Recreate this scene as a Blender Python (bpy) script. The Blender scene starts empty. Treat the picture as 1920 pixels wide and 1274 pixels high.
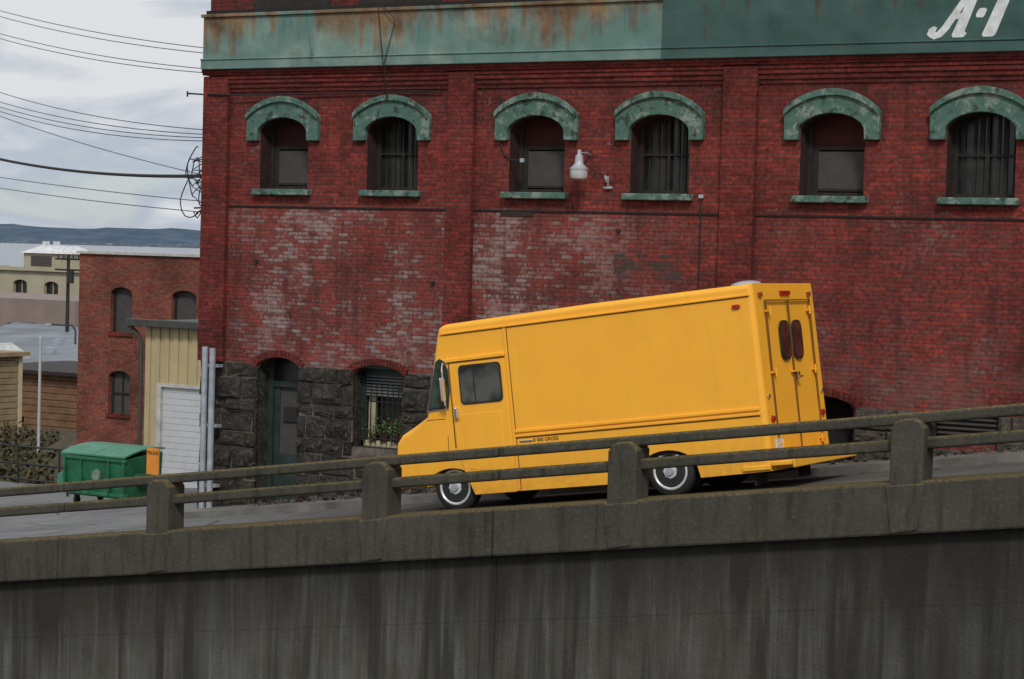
import bpy, bmesh, math, random
from mathutils import Vector, Matrix, noise
random.seed(7)
rad=math.radians
C=bpy.context.scene.collection

# ------------------------------------------------------------------ node helpers
class NT:
    def __init__(s,name,rough=.8,metal=0.,spec=.5):
        s.m=bpy.data.materials.new(name); s.m.use_nodes=True
        s.t=s.m.node_tree; s.p=s.t.nodes["Principled BSDF"]
        s.p.inputs["Roughness"].default_value=rough
        s.p.inputs["Metallic"].default_value=metal
        s.p.inputs["Specular IOR Level"].default_value=spec
        tc=s.t.nodes.new("ShaderNodeTexCoord"); s.obj=tc.outputs["Object"]
        sp=s.t.nodes.new("ShaderNodeSeparateXYZ"); s.t.links.new(s.obj,sp.inputs[0])
        s.X,s.Y,s.Z=sp.outputs
    def put(s,sock,v):
        if v is None: return
        if isinstance(v,bpy.types.NodeSocket): s.t.links.new(v,sock)
        else:
            if isinstance(v,(tuple,list)) and len(v)==3 and sock.type=='RGBA': v=(*v,1)
            sock.default_value=v
    def math(s,op,a,b=None,c=None,clamp=False):
        n=s.t.nodes.new("ShaderNodeMath"); n.operation=op; n.use_clamp=clamp
        s.put(n.inputs[0],a); s.put(n.inputs[1],b)
        if c is not None: s.put(n.inputs[2],c)
        return n.outputs[0]
    def vec(s,x,y,z=0.):
        n=s.t.nodes.new("ShaderNodeCombineXYZ")
        s.put(n.inputs[0],x);s.put(n.inputs[1],y);s.put(n.inputs[2],z); return n.outputs[0]
    def noise(s,v=None,scale=5,detail=4,rough=.55,dist=0):
        n=s.t.nodes.new("ShaderNodeTexNoise"); s.put(n.inputs["Vector"],s.obj if v is None else v)
        n.inputs["Scale"].default_value=scale;n.inputs["Detail"].default_value=detail
        n.inputs["Roughness"].default_value=rough;n.inputs["Distortion"].default_value=dist
        return n.outputs["Fac"]
    def rng(s,v,a,b,c=0.,d=1.,smooth=False):
        n=s.t.nodes.new("ShaderNodeMapRange"); n.interpolation_type='SMOOTHSTEP' if smooth else 'LINEAR'
        s.put(n.inputs[0],v)
        for i,q in enumerate((a,b,c,d)): s.put(n.inputs[1+i],q)
        return n.outputs[0]
    def mix(s,f,a,b,mode='MIX'):
        n=s.t.nodes.new("ShaderNodeMix"); n.data_type='RGBA'; n.blend_type=mode
        s.put(n.inputs[0],f); s.put(n.inputs[6],a); s.put(n.inputs[7],b); return n.outputs[2]
    def bump(s,h,strength=.4,dist=.02):
        n=s.t.nodes.new("ShaderNodeBump"); n.inputs["Strength"].default_value=strength
        n.inputs["Distance"].default_value=dist; s.put(n.inputs["Height"],h)
        s.t.links.new(n.outputs[0],s.p.inputs["Normal"])
    def base(s,c): s.put(s.p.inputs["Base Color"],c)
    def rough(s,c): s.put(s.p.inputs["Roughness"],c)

def simple(name,col,rough=.7,metal=0.,var=.25,scale=4,bump=.15,bscale=30,spec=.5):
    n=NT(name,rough,metal,spec)
    f=n.rng(n.noise(scale=scale,detail=6),.3,.7)
    n.base(n.mix(f,tuple(c*(1-var) for c in col),tuple(min(1,c*(1+var)) for c in col)))
    if bump: n.bump(n.noise(scale=bscale,detail=5),bump,.01)
    return n.m

# ------------------------------------------------------------------ mesh helpers
def empty(name,loc=(0,0,0)):
    e=bpy.data.objects.new(name,None); C.objects.link(e); e.location=loc; e.empty_display_size=.3; return e
def mesh(name,vs,fs,mat,parent=None,bevel=0,smooth=False,seg=2,mi=None):
    me=bpy.data.meshes.new(name); me.from_pydata([tuple(v) for v in vs],[],fs)
    mats=mat if isinstance(mat,list) else [mat]
    for m in mats: me.materials.append(m)
    if mi:
        for p,i in zip(me.polygons,mi): p.material_index=i
    bm=bmesh.new(); bm.from_mesh(me); bmesh.ops.recalc_face_normals(bm,faces=bm.faces); bm.to_mesh(me); bm.free()
    o=bpy.data.objects.new(name,me); C.objects.link(o)
    if parent: o.parent=parent
    if bevel:
        b=o.modifiers.new("bevel",'BEVEL'); b.width=bevel; b.segments=seg; b.limit_method='ANGLE'; b.angle_limit=rad(40)
    if smooth:
        me.shade_smooth(); me.set_sharp_from_angle(angle=rad(40))
    return o
class G:
    def __init__(s): s.v=[];s.f=[];s.mi=[]
    def add(s,vs,fs,mi=0):
        k=len(s.v); s.v+=vs; s.f+=[tuple(i+k for i in f) for f in fs]; s.mi+=[mi]*len(fs); return s
    def box(s,x0,x1,y0,y1,z0,z1,mi=0,zf=None):
        vs=[(x,y,z+(zf(x) if zf else 0)) for x in (x0,x1) for y in (y0,y1) for z in (z0,z1)]
        return s.add(vs,[(0,1,3,2),(4,6,7,5),(0,4,5,1),(2,3,7,6),(0,2,6,4),(1,5,7,3)],mi)
    def prism(s,poly,a,b,axis='y',mi=0):
        n=len(poly)
        f=(lambda p,t:(p[0],t,p[1])) if axis=='y' else ((lambda p,t:(t,p[0],p[1])) if axis=='x' else (lambda p,t:(p[0],p[1],t)))
        vs=[f(p,a) for p in poly]+[f(p,b) for p in poly]
        fs=[tuple(range(n)),tuple(range(2*n-1,n-1,-1))]+[(i,(i+1)%n,n+(i+1)%n,n+i) for i in range(n)]
        return s.add(vs,fs,mi)
    def cyl(s,p0,p1,r0,r1=None,n=16,mi=0,caps=True):
        r1=r0 if r1 is None else r1
        p0=Vector(p0);p1=Vector(p1);d=(p1-p0).normalized()
        a=d.orthogonal().normalized();b=d.cross(a)
        vs=[];
        for p,r in((p0,r0),(p1,r1)):
            for i in range(n):
                t=2*math.pi*i/n; vs.append(tuple(p+a*(r*math.cos(t))+b*(r*math.sin(t))))
        fs=[(i,(i+1)%n,n+(i+1)%n,n+i) for i in range(n)]
        if caps: fs+=[tuple(range(n-1,-1,-1)),tuple(range(n,2*n))]
        return s.add(vs,fs,mi)
    def rev(s,prof,c,axis='y',n=32,mi=0,sgn=1):
        vs=[]
        for r,h in prof:
            for i in range(n):
                t=2*math.pi*i/n; a=r*math.cos(t); b=r*math.sin(t)
                if axis=='y': vs.append((c[0]+a,c[1]+sgn*h,c[2]+b))
                else: vs.append((c[0]+a,c[1]+b,c[2]+h))
        fs=[]
        for j in range(len(prof)-1):
            for i in range(n):
                fs.append((j*n+i,j*n+(i+1)%n,(j+1)*n+(i+1)%n,(j+1)*n+i))
        fs.append(tuple(range(n))); fs.append(tuple(range((len(prof)-1)*n,len(prof)*n)))
        return s.add(vs,fs,mi)
    def obj(s,name,mat,parent=None,**k): return mesh(name,s.v,s.f,mat,parent,mi=s.mi,**k)
def boxes(name,L,mat,parent=None,**k):
    g=G()
    for b in L: g.box(*b)
    return g.obj(name,mat,parent,**k)
def tube(name,pts,r,mat,parent=None,smooth=True):
    cu=bpy.data.curves.new(name,'CURVE'); cu.dimensions='3D'; cu.bevel_depth=r; cu.bevel_resolution=2
    for P in (pts if isinstance(pts[0],list) else [pts]):
        sp=cu.splines.new('POLY'); sp.points.add(len(P)-1)
        for q,p in zip(sp.points,P): q.co=(*p,1)
        sp.use_smooth=smooth
    cu.materials.append(mat); o=bpy.data.objects.new(name,cu); C.objects.link(o)
    if parent:o.parent=parent
    return o
def text(name,body,size,loc,rot,mat,parent=None,shear=0,offset=0,ext=.002,align='LEFT',sx=1):
    cu=bpy.data.curves.new(name,'FONT'); cu.body=body; cu.size=size; cu.shear=shear; cu.offset=offset; cu.extrude=ext; cu.align_x=align
    cu.materials.append(mat); o=bpy.data.objects.new(name,cu); C.objects.link(o); o.location=loc; o.rotation_euler=rot; o.scale=(sx,1,1)
    if parent:o.parent=parent
    return o

# ------------------------------------------------------------------ profile of the hill street
def Rz(s):          # top of bridge rail
    if s>=-23: return -2.42+.1425*(s+12.95)
    if s>=-34: return Rz(-23)+.132*(s+23)
    return Rz(-34)+.02*(s+34)
def Gz(s): return Rz(min(s,60))-.99

# ------------------------------------------------------------------ materials
def brick_mat(name,c1,c2,mort,fade=False):
    n=NT(name,.9,spec=.2)
    v=n.vec(n.math('ADD',n.X,n.Y),n.Z)
    def bt(a,b,m,ms=.010):
        t=n.t.nodes.new("ShaderNodeTexBrick"); n.put(t.inputs["Vector"],v)
        t.inputs["Scale"].default_value=1; t.inputs["Brick Width"].default_value=.215; t.inputs["Row Height"].default_value=.07
        t.inputs["Mortar Size"].default_value=ms; t.inputs["Mortar Smooth"].default_value=.3; t.inputs["Bias"].default_value=0
        n.put(t.inputs["Color1"],a);n.put(t.inputs["Color2"],b);n.put(t.inputs["Mortar"],m); return t
    big=n.noise(scale=.9,detail=6,rough=.6); fine=n.noise(scale=16,detail=4)
    B=bt(c1,c2,mort)
    col=n.mix(n.rng(big,.3,.7),(.56,.56,.58),(1.28,1.22,1.2)); 
    col=n.mix(1.,B.outputs[0],col,'MULTIPLY')
    col=n.mix(1.,col,n.mix(n.rng(fine,.3,.7),(.62,.62,.62),(1.36,1.36,1.36)),'MULTIPLY')
    if fade:
        rnd=bt((0,0,0),(1,1,1),(.35,.35,.35)); 
        rv=n.t.nodes.new("ShaderNodeRGBToBW"); n.t.links.new(rnd.outputs[0],rv.inputs[0])
        # over-burnt dark bricks scattered everywhere
        col=n.mix(n.math('MULTIPLY',n.rng(rv.outputs[0],.10,.04),.55),col,(.04,.022,.022))
        zm=n.math('MULTIPLY',n.rng(n.Z,.70,.55),n.rng(n.Z,-2.3,-1.2,.7,1.))
        xm=n.math('MULTIPLY',n.rng(n.X,-24.2,-23.0,.3,1.),n.rng(n.X,-18.,-14.6,1.,.12))
        patch=n.rng(n.noise(scale=.75,detail=7,rough=.68),.37,.63)
        sc=n.math('ADD',n.math('MULTIPLY',patch,.62),n.math('MULTIPLY',rv.outputs[0],.62))
        sc=n.math('ADD',sc,n.math('MULTIPLY',n.math('SUBTRACT',fine,.5),.9))
        w=n.math('MULTIPLY',n.rng(sc,.62,1.02),n.math('MULTIPLY',zm,xm),clamp=True)
        haze=n.math('MULTIPLY',n.math('MULTIPLY',zm,xm),n.rng(patch,0.,1.,.06,.36))
        col=n.mix(haze,col,(.21,.105,.092))
        col=n.mix(n.math('MULTIPLY',w,.70),col,(.32,.25,.24))
        lo=n.math('MULTIPLY',n.math('MULTIPLY',n.rng(n.Z,-.9,-1.4),n.rng(rv.outputs[0],.86,.93)),n.rng(n.noise(scale=2.2,detail=4),.46,.54))
        lo=n.math('MULTIPLY',lo,n.rng(n.X,-16,-14,.7,.1))
        col=n.mix(lo,col,(.23,.24,.28))
        w2=n.math('MULTIPLY',n.rng(sc,1.08,1.25),.3,clamp=True)
        col=n.mix(w2,col,(.3,.2,.18))
        bx=n.math('LESS_THAN',n.math('ABSOLUTE',n.math('ADD',n.X,15.5)),.62)
        bz=n.math('LESS_THAN',n.math('ABSOLUTE',n.math('ADD',n.Z,.22)),.2)
        r=n.math('MULTIPLY',n.math('MULTIPLY',bx,bz),n.rng(rv.outputs[0],.3,.7,.15,.95))
        col=n.mix(r,col,(.06,.045,.042))
        st=n.noise(n.vec(n.math('MULTIPLY',n.X,3.),n.math('MULTIPLY',n.Z,.35)),scale=1.6,detail=5)
        col=n.mix(n.rng(st,.5,.75,0.,.65),col,(.035,.017,.016))
        # colour darkens upwards to the corbels, broken up by noise
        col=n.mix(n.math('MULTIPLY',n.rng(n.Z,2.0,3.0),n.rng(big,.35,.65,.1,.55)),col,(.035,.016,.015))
        lw=n.math('MULTIPLY',n.rng(n.Z,-1.0,-2.1,0.,1.),n.rng(n.noise(scale=2.2,detail=5),.45,.7,0.,.45))
        col=n.mix(lw,col,(.20,.12,.105))
    n.base(col)
    h=n.math('ADD',n.math('MULTIPLY',B.outputs[1],-1.),n.math('MULTIPLY',fine,.7)); n.bump(h,.8,.014)
    return n.m
M_brick=brick_mat("red_brick",(.262,.043,.034),(.130,.025,.022),(.105,.049,.042),True)
M_brickP=brick_mat("red_brick_pilaster",(.205,.034,.028),(.112,.021,.019),(.085,.038,.033))
M_brick2=brick_mat("far_brick",(.25,.080,.056),(.16,.048,.036),(.14,.08,.06))

def patina():
    n=NT("copper_green_sheet_metal",.6,spec=.3)
    v=n.vec(n.math('MULTIPLY',n.X,2.4),n.Y,n.math('MULTIPLY',n.Z,.55))
    a=n.noise(scale=1.8,detail=7,rough=.65); st=n.noise(v,scale=2.,detail=6,rough=.6)
    left=n.mix(n.rng(a,.3,.7),(.09,.15,.13),(.24,.34,.30))
    left=n.mix(n.rng(n.noise(scale=.8,detail=3),.45,.6,0.,.8),left,(.10,.20,.18))
    grp=n.rng(n.noise(n.vec(n.X,0.,0.),scale=.55,detail=2),.38,.62,-.10,.16)
    zf=n.rng(n.Z,3.35,4.15,.0,.34)
    rust=n.rng(n.math('ADD',n.math('ADD',st,zf),grp),.62,.86)
    rust=n.math('MULTIPLY',rust,n.rng(n.Z,3.3,3.36))
    left=n.mix(n.math('MULTIPLY',rust,.85),left,n.mix(n.rng(a,.35,.65),(.085,.028,.012),(.26,.14,.055)))
    left=n.mix(n.rng(st,.30,.42,.5,0.),left,(.03,.045,.035))
    right=n.mix(n.rng(a,.3,.7),(.030,.075,.067),(.058,.115,.107))
    right=n.mix(n.rng(n.math('ADD',st,n.rng(n.Z,3.3,4.3,0.,.16)),.64,.8,0.,.8),right,(.07,.04,.022))
    c=n.mix(n.rng(n.X,-15.28,-15.25),left,right)
    n.base(c); n.bump(n.math('ADD',n.noise(scale=1.5,detail=1),n.math('MULTIPLY',a,.15)),.8,.10); return n.m
M_pat=patina()
def teal_stone():
    n=NT("teal_painted_stone",.75,spec=.3)
    a=n.noise(scale=9,detail=7,rough=.7)
    c=n.mix(n.rng(a,.3,.7),(.045,.105,.085),(.09,.175,.145))
    c=n.mix(n.rng(n.noise(scale=5.,detail=8,rough=.75),.52,.58,0.,.75),c,(.23,.28,.24))
    c=n.mix(n.rng(n.noise(scale=7,detail=5),.56,.64,0.,.85),c,(.03,.035,.03))
    n.base(c); n.bump(a,.7,.03); return n.m
M_teal=teal_stone()
def stone(name,c1,c2):
    n=NT(name,.9,spec=.25)
    a=n.noise(scale=3.2,detail=9,rough=.72); b=n.noise(scale=14,detail=8,rough=.7)
    c=n.mix(n.rng(a,.33,.62),c1,c2); c=n.mix(n.rng(b,.53,.68,0.,.75),c,(.19,.17,.14))
    c=n.mix(n.rng(n.noise(scale=1.1,detail=3),.5,.65,0.,.5),c,(.08,.06,.045))
    n.base(c); n.bump(n.math('ADD',a,n.math('MULTIPLY',b,.8)),1.,.10); return n.m
M_stone=stone("dark_basalt_blocks",(.010,.010,.010),(.064,.059,.052))
M_stone2=stone("grey_rubble",(.03,.027,.025),(.14,.12,.105))
def concrete(name,c1,c2,mossy=True):
    n=NT(name,.95,spec=.15)
    a=n.noise(scale=1.3,detail=8,rough=.7); b=n.noise(scale=22,detail=6,rough=.7)
    c=n.mix(n.rng(a,.3,.7),c1,c2); c=n.mix(n.rng(b,.5,.74,0.,.45),c,tuple(x*1.8 for x in c2))
    st=n.noise(n.vec(n.math('MULTIPLY',n.X,5.),n.Y,n.math('MULTIPLY',n.Z,.6)),scale=1.5,detail=6)
    c=n.mix(n.rng(st,.50,.72,0.,.6),c,(.019,.018,.015))
    if mossy:
        g=n.t.nodes.new("ShaderNodeNewGeometry"); sp=n.t.nodes.new("ShaderNodeSeparateXYZ"); n.t.links.new(g.outputs["Normal"],sp.inputs[0])
        m=n.rng(n.math('ADD',sp.outputs[2],n.math('MULTIPLY',n.math('SUBTRACT',b,.5),1.4)),.2,.7)
        c=n.mix(n.math('MULTIPLY',m,.85),c,n.mix(n.rng(b,.35,.65),(.060,.047,.016),(.17,.135,.065)))
    n.base(c); n.bump(n.math('ADD',a,b),.7,.013); return n.m
M_conc=concrete("mossy_concrete",(.046,.044,.035),(.076,.073,.059))
def retain():
    n=NT("streaked_concrete",.9,spec=.2)
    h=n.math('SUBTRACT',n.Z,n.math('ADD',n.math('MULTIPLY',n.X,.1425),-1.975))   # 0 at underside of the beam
    v1=n.vec(n.math('MULTIPLY',n.X,1.7),n.Y,n.math('MULTIPLY',n.Z,.2))
    v2=n.vec(n.math('MULTIPLY',n.X,6.),n.Y,n.math('MULTIPLY',n.Z,.35))
    s1=n.noise(v1,scale=1.1,detail=6,rough=.62,dist=.4); s2=n.noise(v2,scale=1.3,detail=7,rough=.68,dist=.3)
    a=n.noise(scale=1.,detail=8,rough=.7); fine=n.noise(scale=30,detail=5)
    c=n.mix(n.rng(s1,.34,.60),(.028,.026,.021),(.105,.105,.093))
    c=n.mix(n.rng(s2,.48,.68,0.,.65),c,(.18,.19,.185))
    c=n.mix(n.rng(a,.42,.7,0.,.65),c,(.052,.042,.029))
    s3=n.noise(n.vec(n.math('MULTIPLY',n.X,3.2),n.Y,n.math('MULTIPLY',n.Z,.12)),scale=1.,detail=5)
    c=n.mix(n.rng(s3,.56,.65,0.,.7),c,(.016,.015,.012))
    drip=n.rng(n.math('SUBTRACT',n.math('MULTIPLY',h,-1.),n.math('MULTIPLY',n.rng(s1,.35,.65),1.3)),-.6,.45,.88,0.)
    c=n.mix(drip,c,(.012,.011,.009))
    c=n.mix(n.rng(n.X,-11.,-7.,0.,.6),c,(.016,.015,.012))
    c=n.mix(.22,c,n.mix(fine,(.02,.02,.018),(.10,.098,.088)))
    jt=n.math('LESS_THAN',n.math('ABSOLUTE',n.math('SUBTRACT',n.math('FRACT',n.math('DIVIDE',n.math('ADD',h,10.),1.22)),.5)),.006)
    c=n.mix(n.math('MULTIPLY',jt,.3),c,(.012,.011,.009))
    n.base(c); n.bump(n.math('ADD',s2,fine),.6,.02); return n.m
M_ret=retain()
def asphalt():
    n=NT("asphalt",.85,spec=.3)
    a=n.noise(scale=.5,detail=8,rough=.65); b=n.noise(scale=60,detail=3)
    c=n.mix(n.rng(a,.3,.7),(.06,.058,.055),(.11,.107,.102)); c=n.mix(n.rng(b,.4,.7,0.,.5),c,(.13,.125,.12))
    c=n.mix(n.rng(n.X,-19,-24,0.,.8),c,n.mix(n.rng(a,.35,.65),(.12,.125,.13),(.22,.225,.23)))  # lighter downhill stretch: road sheen put into the asphalt colour
    ck=n.t.nodes.new("ShaderNodeTexVoronoi"); ck.feature='DISTANCE_TO_EDGE'; ck.inputs["Scale"].default_value=.45
    n.put(ck.inputs["Vector"],n.obj)
    c=n.mix(n.rng(ck.outputs["Distance"],.004,.02,.7,0.),c,(.02,.02,.02))
    n.base(c); n.bump(b,.5,.01); return n.m
M_asph=asphalt()
M_walk=simple("sidewalk_concrete",(.13,.125,.115),.9,var=.4,scale=2)
M_earth=simple("hillside_ground",(.07,.06,.042),.95,var=.4,scale=.4,bump=.3)
M_yline=simple("yellow_road_paint",(.5,.28,.04),.7,var=.4,scale=12)
def paint(name,col,rough=.33,dirt=.2):
    n=NT(name,rough,spec=.5)
    a=n.noise(scale=1.6,detail=6,rough=.6); b=n.noise(scale=9,detail=5)
    c=n.mix(n.rng(a,.3,.7),(col[0]*.93,col[1]*.90,col[2]),col)
    g=n.math('MULTIPLY',n.rng(n.Z,1.0,.2),n.rng(b,.35,.7,.2,1.))
    c=n.mix(n.math('MULTIPLY',g,dirt),c,(.16,.09,.03))
    sv=n.noise(n.vec(n.math('MULTIPLY',n.X,4.),n.math('MULTIPLY',n.Y,4.),n.math('MULTIPLY',n.Z,.7)),scale=1.6,detail=6)
    c=n.mix(n.rng(sv,.52,.8,0.,.15),c,(.55,.24,.02))
    n.base(c); n.rough(n.rng(b,.3,.7,rough,rough+.18)); n.bump(n.noise(scale=2.2,detail=2),.16,.03); return n.m
M_yel=paint("yellow_van_paint",(.95,.455,.030),.4,.35)
M_yel2=simple("yellow_bumper_paint",(.82,.41,.035),.5,var=.15,scale=6)
M_seam=simple("shadowed_seam",(.16,.075,.01),.8,var=.1)
M_black=simple("black_rubber",(.015,.015,.015),.7,var=.2,bump=.1)
M_dark=simple("dark_underbody",(.012,.011,.010),.9,var=.3)
M_white=simple("silver_wheel_paint",(.66,.67,.70),.32,.25,var=.12,scale=8,bump=.03)
M_chrome=simple("chrome",(.7,.7,.7),.2,1.,var=.05,bump=0)
M_galv=simple("galvanised_steel",(.36,.40,.45),.45,.3,var=.25,scale=6)
M_red=simple("red_lens",(.35,.015,.01),.25,var=.1,bump=0)
M_amber=simple("dull_lens",(.25,.06,.02),.3,var=.1,bump=0)
def glass(name,c1,c2,scale=2.2,rough=.08):
    n=NT(name,rough,spec=.6); n.base(n.mix(n.rng(n.noise(scale=scale,detail=2),.4,.6),c1,c2)); return n.m
M_glass=glass("cab_glass",(.018,.022,.020),(.095,.10,.095),2.0,.06)
M_glassG=glass("quarter_glass",(.018,.03,.022),(.05,.075,.06),3,.06)
M_glassR=glass("tinted_rear_glass",(.045,.016,.012),(.11,.03,.02),6,.15)
M_wglass=glass("dirty_window_glass",(.005,.006,.005),(.018,.020,.016),3,.3)
M_wood=simple("dark_window_timber",(.018,.014,.012),.8,var=.4,scale=8)
M_redwood=simple("oxblood_board",(.050,.009,.006),.85,var=.5,scale=5)
M_screen=simple("grey_window_screen",(.054,.051,.048),.8,var=.2,scale=5)
M_shade=simple("curtain_cloth",(.024,.024,.019),.9,var=.4,scale=7)
M_dkgreen=simple("door_green_paint",(.018,.035,.032),.6,var=.3)
M_iron=simple("black_iron",(.012,.012,.012),.6,var=.3)
M_cable=simple("cable_black",(.012,.013,.016),.7,var=.1,bump=0)
M_cableg=simple("cable_weathered",(.10,.11,.125),.7,var=.1,bump=0)
M_lampw=simple("lamp_housing",(.40,.43,.48),.4,.2,var=.1)
M_lampg=simple("lamp_refractor",(.45,.47,.50),.25,var=.15)
M_signw=simple("sign_white_paint",(.62,.66,.66),.7,var=.2,scale=9)
M_polew=simple("weathered_white_pole",(.42,.44,.45),.7,var=.15,scale=3)
M_cream=simple("cream_paint",(.50,.44,.30),.7,var=.08)

# ------------------------------------------------------------------ brick warehouse
BW=empty("brick_warehouse")
def arch(s,sc,hw,zs,zc):
    x=(s-sc)/hw; return zs+(zc-zs)*max(0.,1-x*x)**.62 if abs(x)<1 else zs
def wall(name,s0,s1,z0,z1,t,ops,mat,parent,depth=.45,zbot=None,N=14,revmat=None):
    g=G(); cur=s0
    def q(a,b,c,d,mi=0): g.add([a,b,c,d],[(0,1,2,3)],mi)
    for sc,hw,zb,zs,zc in sorted(ops):
        q((cur,t,z0),(sc-hw,t,z0),(sc-hw,t,z1),(cur,t,z1))
        if zb>z0: q((sc-hw,t,z0),(sc+hw,t,z0),(sc+hw,t,zb),(sc-hw,t,zb))
        for i in range(N):
            a=sc-hw+2*hw*i/N; b=a+2*hw/N
            za,zb_=arch(a,sc,hw,zs,zc),arch(b,sc,hw,zs,zc)
            q((a,t,za),(b,t,zb_),(b,t,z1),(a,t,z1)); q((a,t,za),(b,t,zb_),(b,t+depth,zb_),(a,t+depth,za),1)
        q((sc-hw,t,zb),(sc-hw,t+depth,zb),(sc-hw,t+depth,zs),(sc-hw,t,zs),1)
        q((sc+hw,t,zb),(sc+hw,t+depth,zb),(sc+hw,t+depth,zs),(sc+hw,t,zs),1)
        q((sc-hw,t,zb),(sc+hw,t,zb),(sc+hw,t+depth,zb),(sc-hw,t+depth,zb),1)
        cur=sc+hw
    q((cur,t,z0),(s1,t,z0),(s1,t,z1),(cur,t,z1))
    return g.obj(name,[mat,revmat or mat],parent)
T=31.2
SL_=-24.58
SC=[-22.85,-20.52,-17.63,-15.34,-12.37,-10.0,-7.1,-4.8]
M_reveal=simple("shaded_reveal",(.026,.010,.009),.9,var=.5,scale=6)  # recess shade of the window jambs put into the reveal colour
wall("upper_wall",SL_,4,-1.5,7.5,T,[(c,.53,.97,2.0,2.245) for c in SC],M_brick,BW,revmat=M_reveal)
LOW=[(-22.85,.47,-6.5,-2.30,-2.06),(-20.69,.52,-3.56,-2.28,-2.10),(-12.55,.68,-4.5,-2.33,-2.13),(-10.07,.50,-2.72,-2.33,-2.20)]
wall("lower_wall",SL_,4,-8,-1.5,T,LOW,M_brick,BW,depth=.5,revmat=M_stone)
boxes("side_wall",[(SL_,SL_+.25,T+.02,47,-8,7.5)],M_brickP,BW)
boxes("rear_walls",[(SL_+.25,4,46.7,47,-8,7.5),(3.7,4,T+.5,46.7,-8,7.5)],M_brickP,BW)
boxes("roof",[(SL_+.2,3.8,T+.1,46.9,7.0,7.2)],M_dark,BW)
PIL=[(-24.62,-24.06),(-19.34,-18.83),(-14.21,-13.63),(-9.0,-8.4),(-3.8,-3.2)]
g=G()
for a,b in PIL: g.box(a,b,T-.12,T+.3,-2.2,3.0)
g.obj("pilasters",M_brickP,BW,bevel=.008)
g=G(); 
for i in range(len(PIL)-1):
    a,b=PIL[i][1],PIL[i+1][0]
    for k,(z0,z1,pr) in enumerate([(2.72,2.79,.03),(2.79,2.87,.06),(2.87,2.95,.09),(2.95,3.02,.115)]): g.box(a,b,T-pr,T+.05,z0,z1)
    g.box(a,b,T-.022,T+.05,.635,.665,1)
for z0,z1,pr in ((3.02,3.06,.15),(3.06,3.12,.18)): g.box(-24.62,4,T-pr,T+.05,z0,z1)
g.obj("corbelled_courses",[M_brickP,M_dark],BW)
g=G()
g.box(-24.60,4,T-.24,T+.1,3.12,3.30)
g.box(-24.58,4,T-.205,T+.1,3.30,4.06)
g.box(-24.61,-15.26,T-.25,T+.1,4.06,4.12)
g.box(-15.26,4,T-.235,T+.1,3.302,4.9)
for s in (-22.9,-20.85,-18.9,-17.0): g.box(s,s+.025,T-.222,T,3.31,4.055)
for s in (-13.4,-11.2): g.box(s,s+.02,T-.243,T,3.31,4.8)
g.box(-24.61,4,T-.26,T-.2,3.285,3.31)
g.obj("metal_sign_band",M_pat,BW,bevel=.012)
g=G()
for a,b in ((-23.6,-21.9),(-21.3,-19.6),(-18.9,-17.2)):
    g.box(a,b,T-.02,T+.1,4.2,6.6)
g.obj("upper_storey_windows",M_wood,BW)
boxes("upper_ledge",[(-24.6,-15.3,T-.1,T+.05,4.14,4.2)],M_dark,BW)
# hand-painted letters "A-1" (slanted brush script)
def letters(ox,oz,k):
    g=G(); sh=.40
    P=lambda pts:[(ox+(x+z*sh)*k,oz+z*k) for x,z in pts]
    y0,y1=T-.2395,T-.234
    g.prism(P([(.26,.02),(.30,-.02),(.50,-.02),(.54,.05),(.48,.09),(.47,.92),(.43,1.0),(.26,1.0),(.28,.5)]),y0,y1)
    g.prism(P([(.40,1.0),(.26,1.0),(.01,.20),(-.05,.09),(-.13,.10),(-.16,.0),(-.05,-.05),(.08,.0),(.16,.14),(.34,.80)]),y0-.001,y1)
    g.prism(P([(-.15,-.01),(-.23,.05),(-.23,.15),(-.16,.20),(-.08,.17),(-.09,.08)]),y0-.002,y1)
    g.prism(P([(.08,.32),(.34,.32),(.34,.43),(.12,.43)]),y0-.003,y1)
    g.prism(P([(.60,.34),(.72,.34),(.74,.38),(.74,.48),(.70,.51),(.60,.51),(.57,.47),(.57,.38)]),y0,y1)
    g.prism(P([(.84,.02),(.88,-.02),(1.06,-.02),(1.10,.03),(1.09,1.0),(1.0,1.0),(.78,.80),(.78,.66),(.87,.72)]),y0,y1)
    g.obj("painted_letters_a_1",M_signw,BW)
letters(-10.66,3.36,.80)

gh=G(); gs=G(); N=16
for c in SC:
    ho,hi=.785,.545
    zo=lambda s:2.27+(2.59-2.27)*max(0.,1-((s-c)/ho)**2)**.85
    xs=[c-ho+2*ho*i/N for i in range(N+1)]
    poly=[(c-ho,1.83)]+[(x,zo(x)) for x in xs]+[(c+ho,1.83),(c+hi,1.83)]
    inner=[c+.535*math.cos(math.pi*i/N) for i in range(N+1)]
    poly+=[(x,arch(x,c,.535,2.0,2.245)) for x in inner]+[(c-hi,1.83)]
    gh.prism(poly,T-.1,T+.02)
    poly=[(x,zo(x)+.035) for x in xs]+[(x,zo(x)-.07) for x in reversed(xs)]
    gh.prism(poly,T-.15,T-.1)
    gs.box(c-.62,c+.62,T-.13,T+.4,.86,.965)
gh.obj("window_hoods",M_teal,BW,bevel=.012)
gs.obj("window_sills",M_teal,BW,bevel=.012)
gw=G(); D=T+.36
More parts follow.
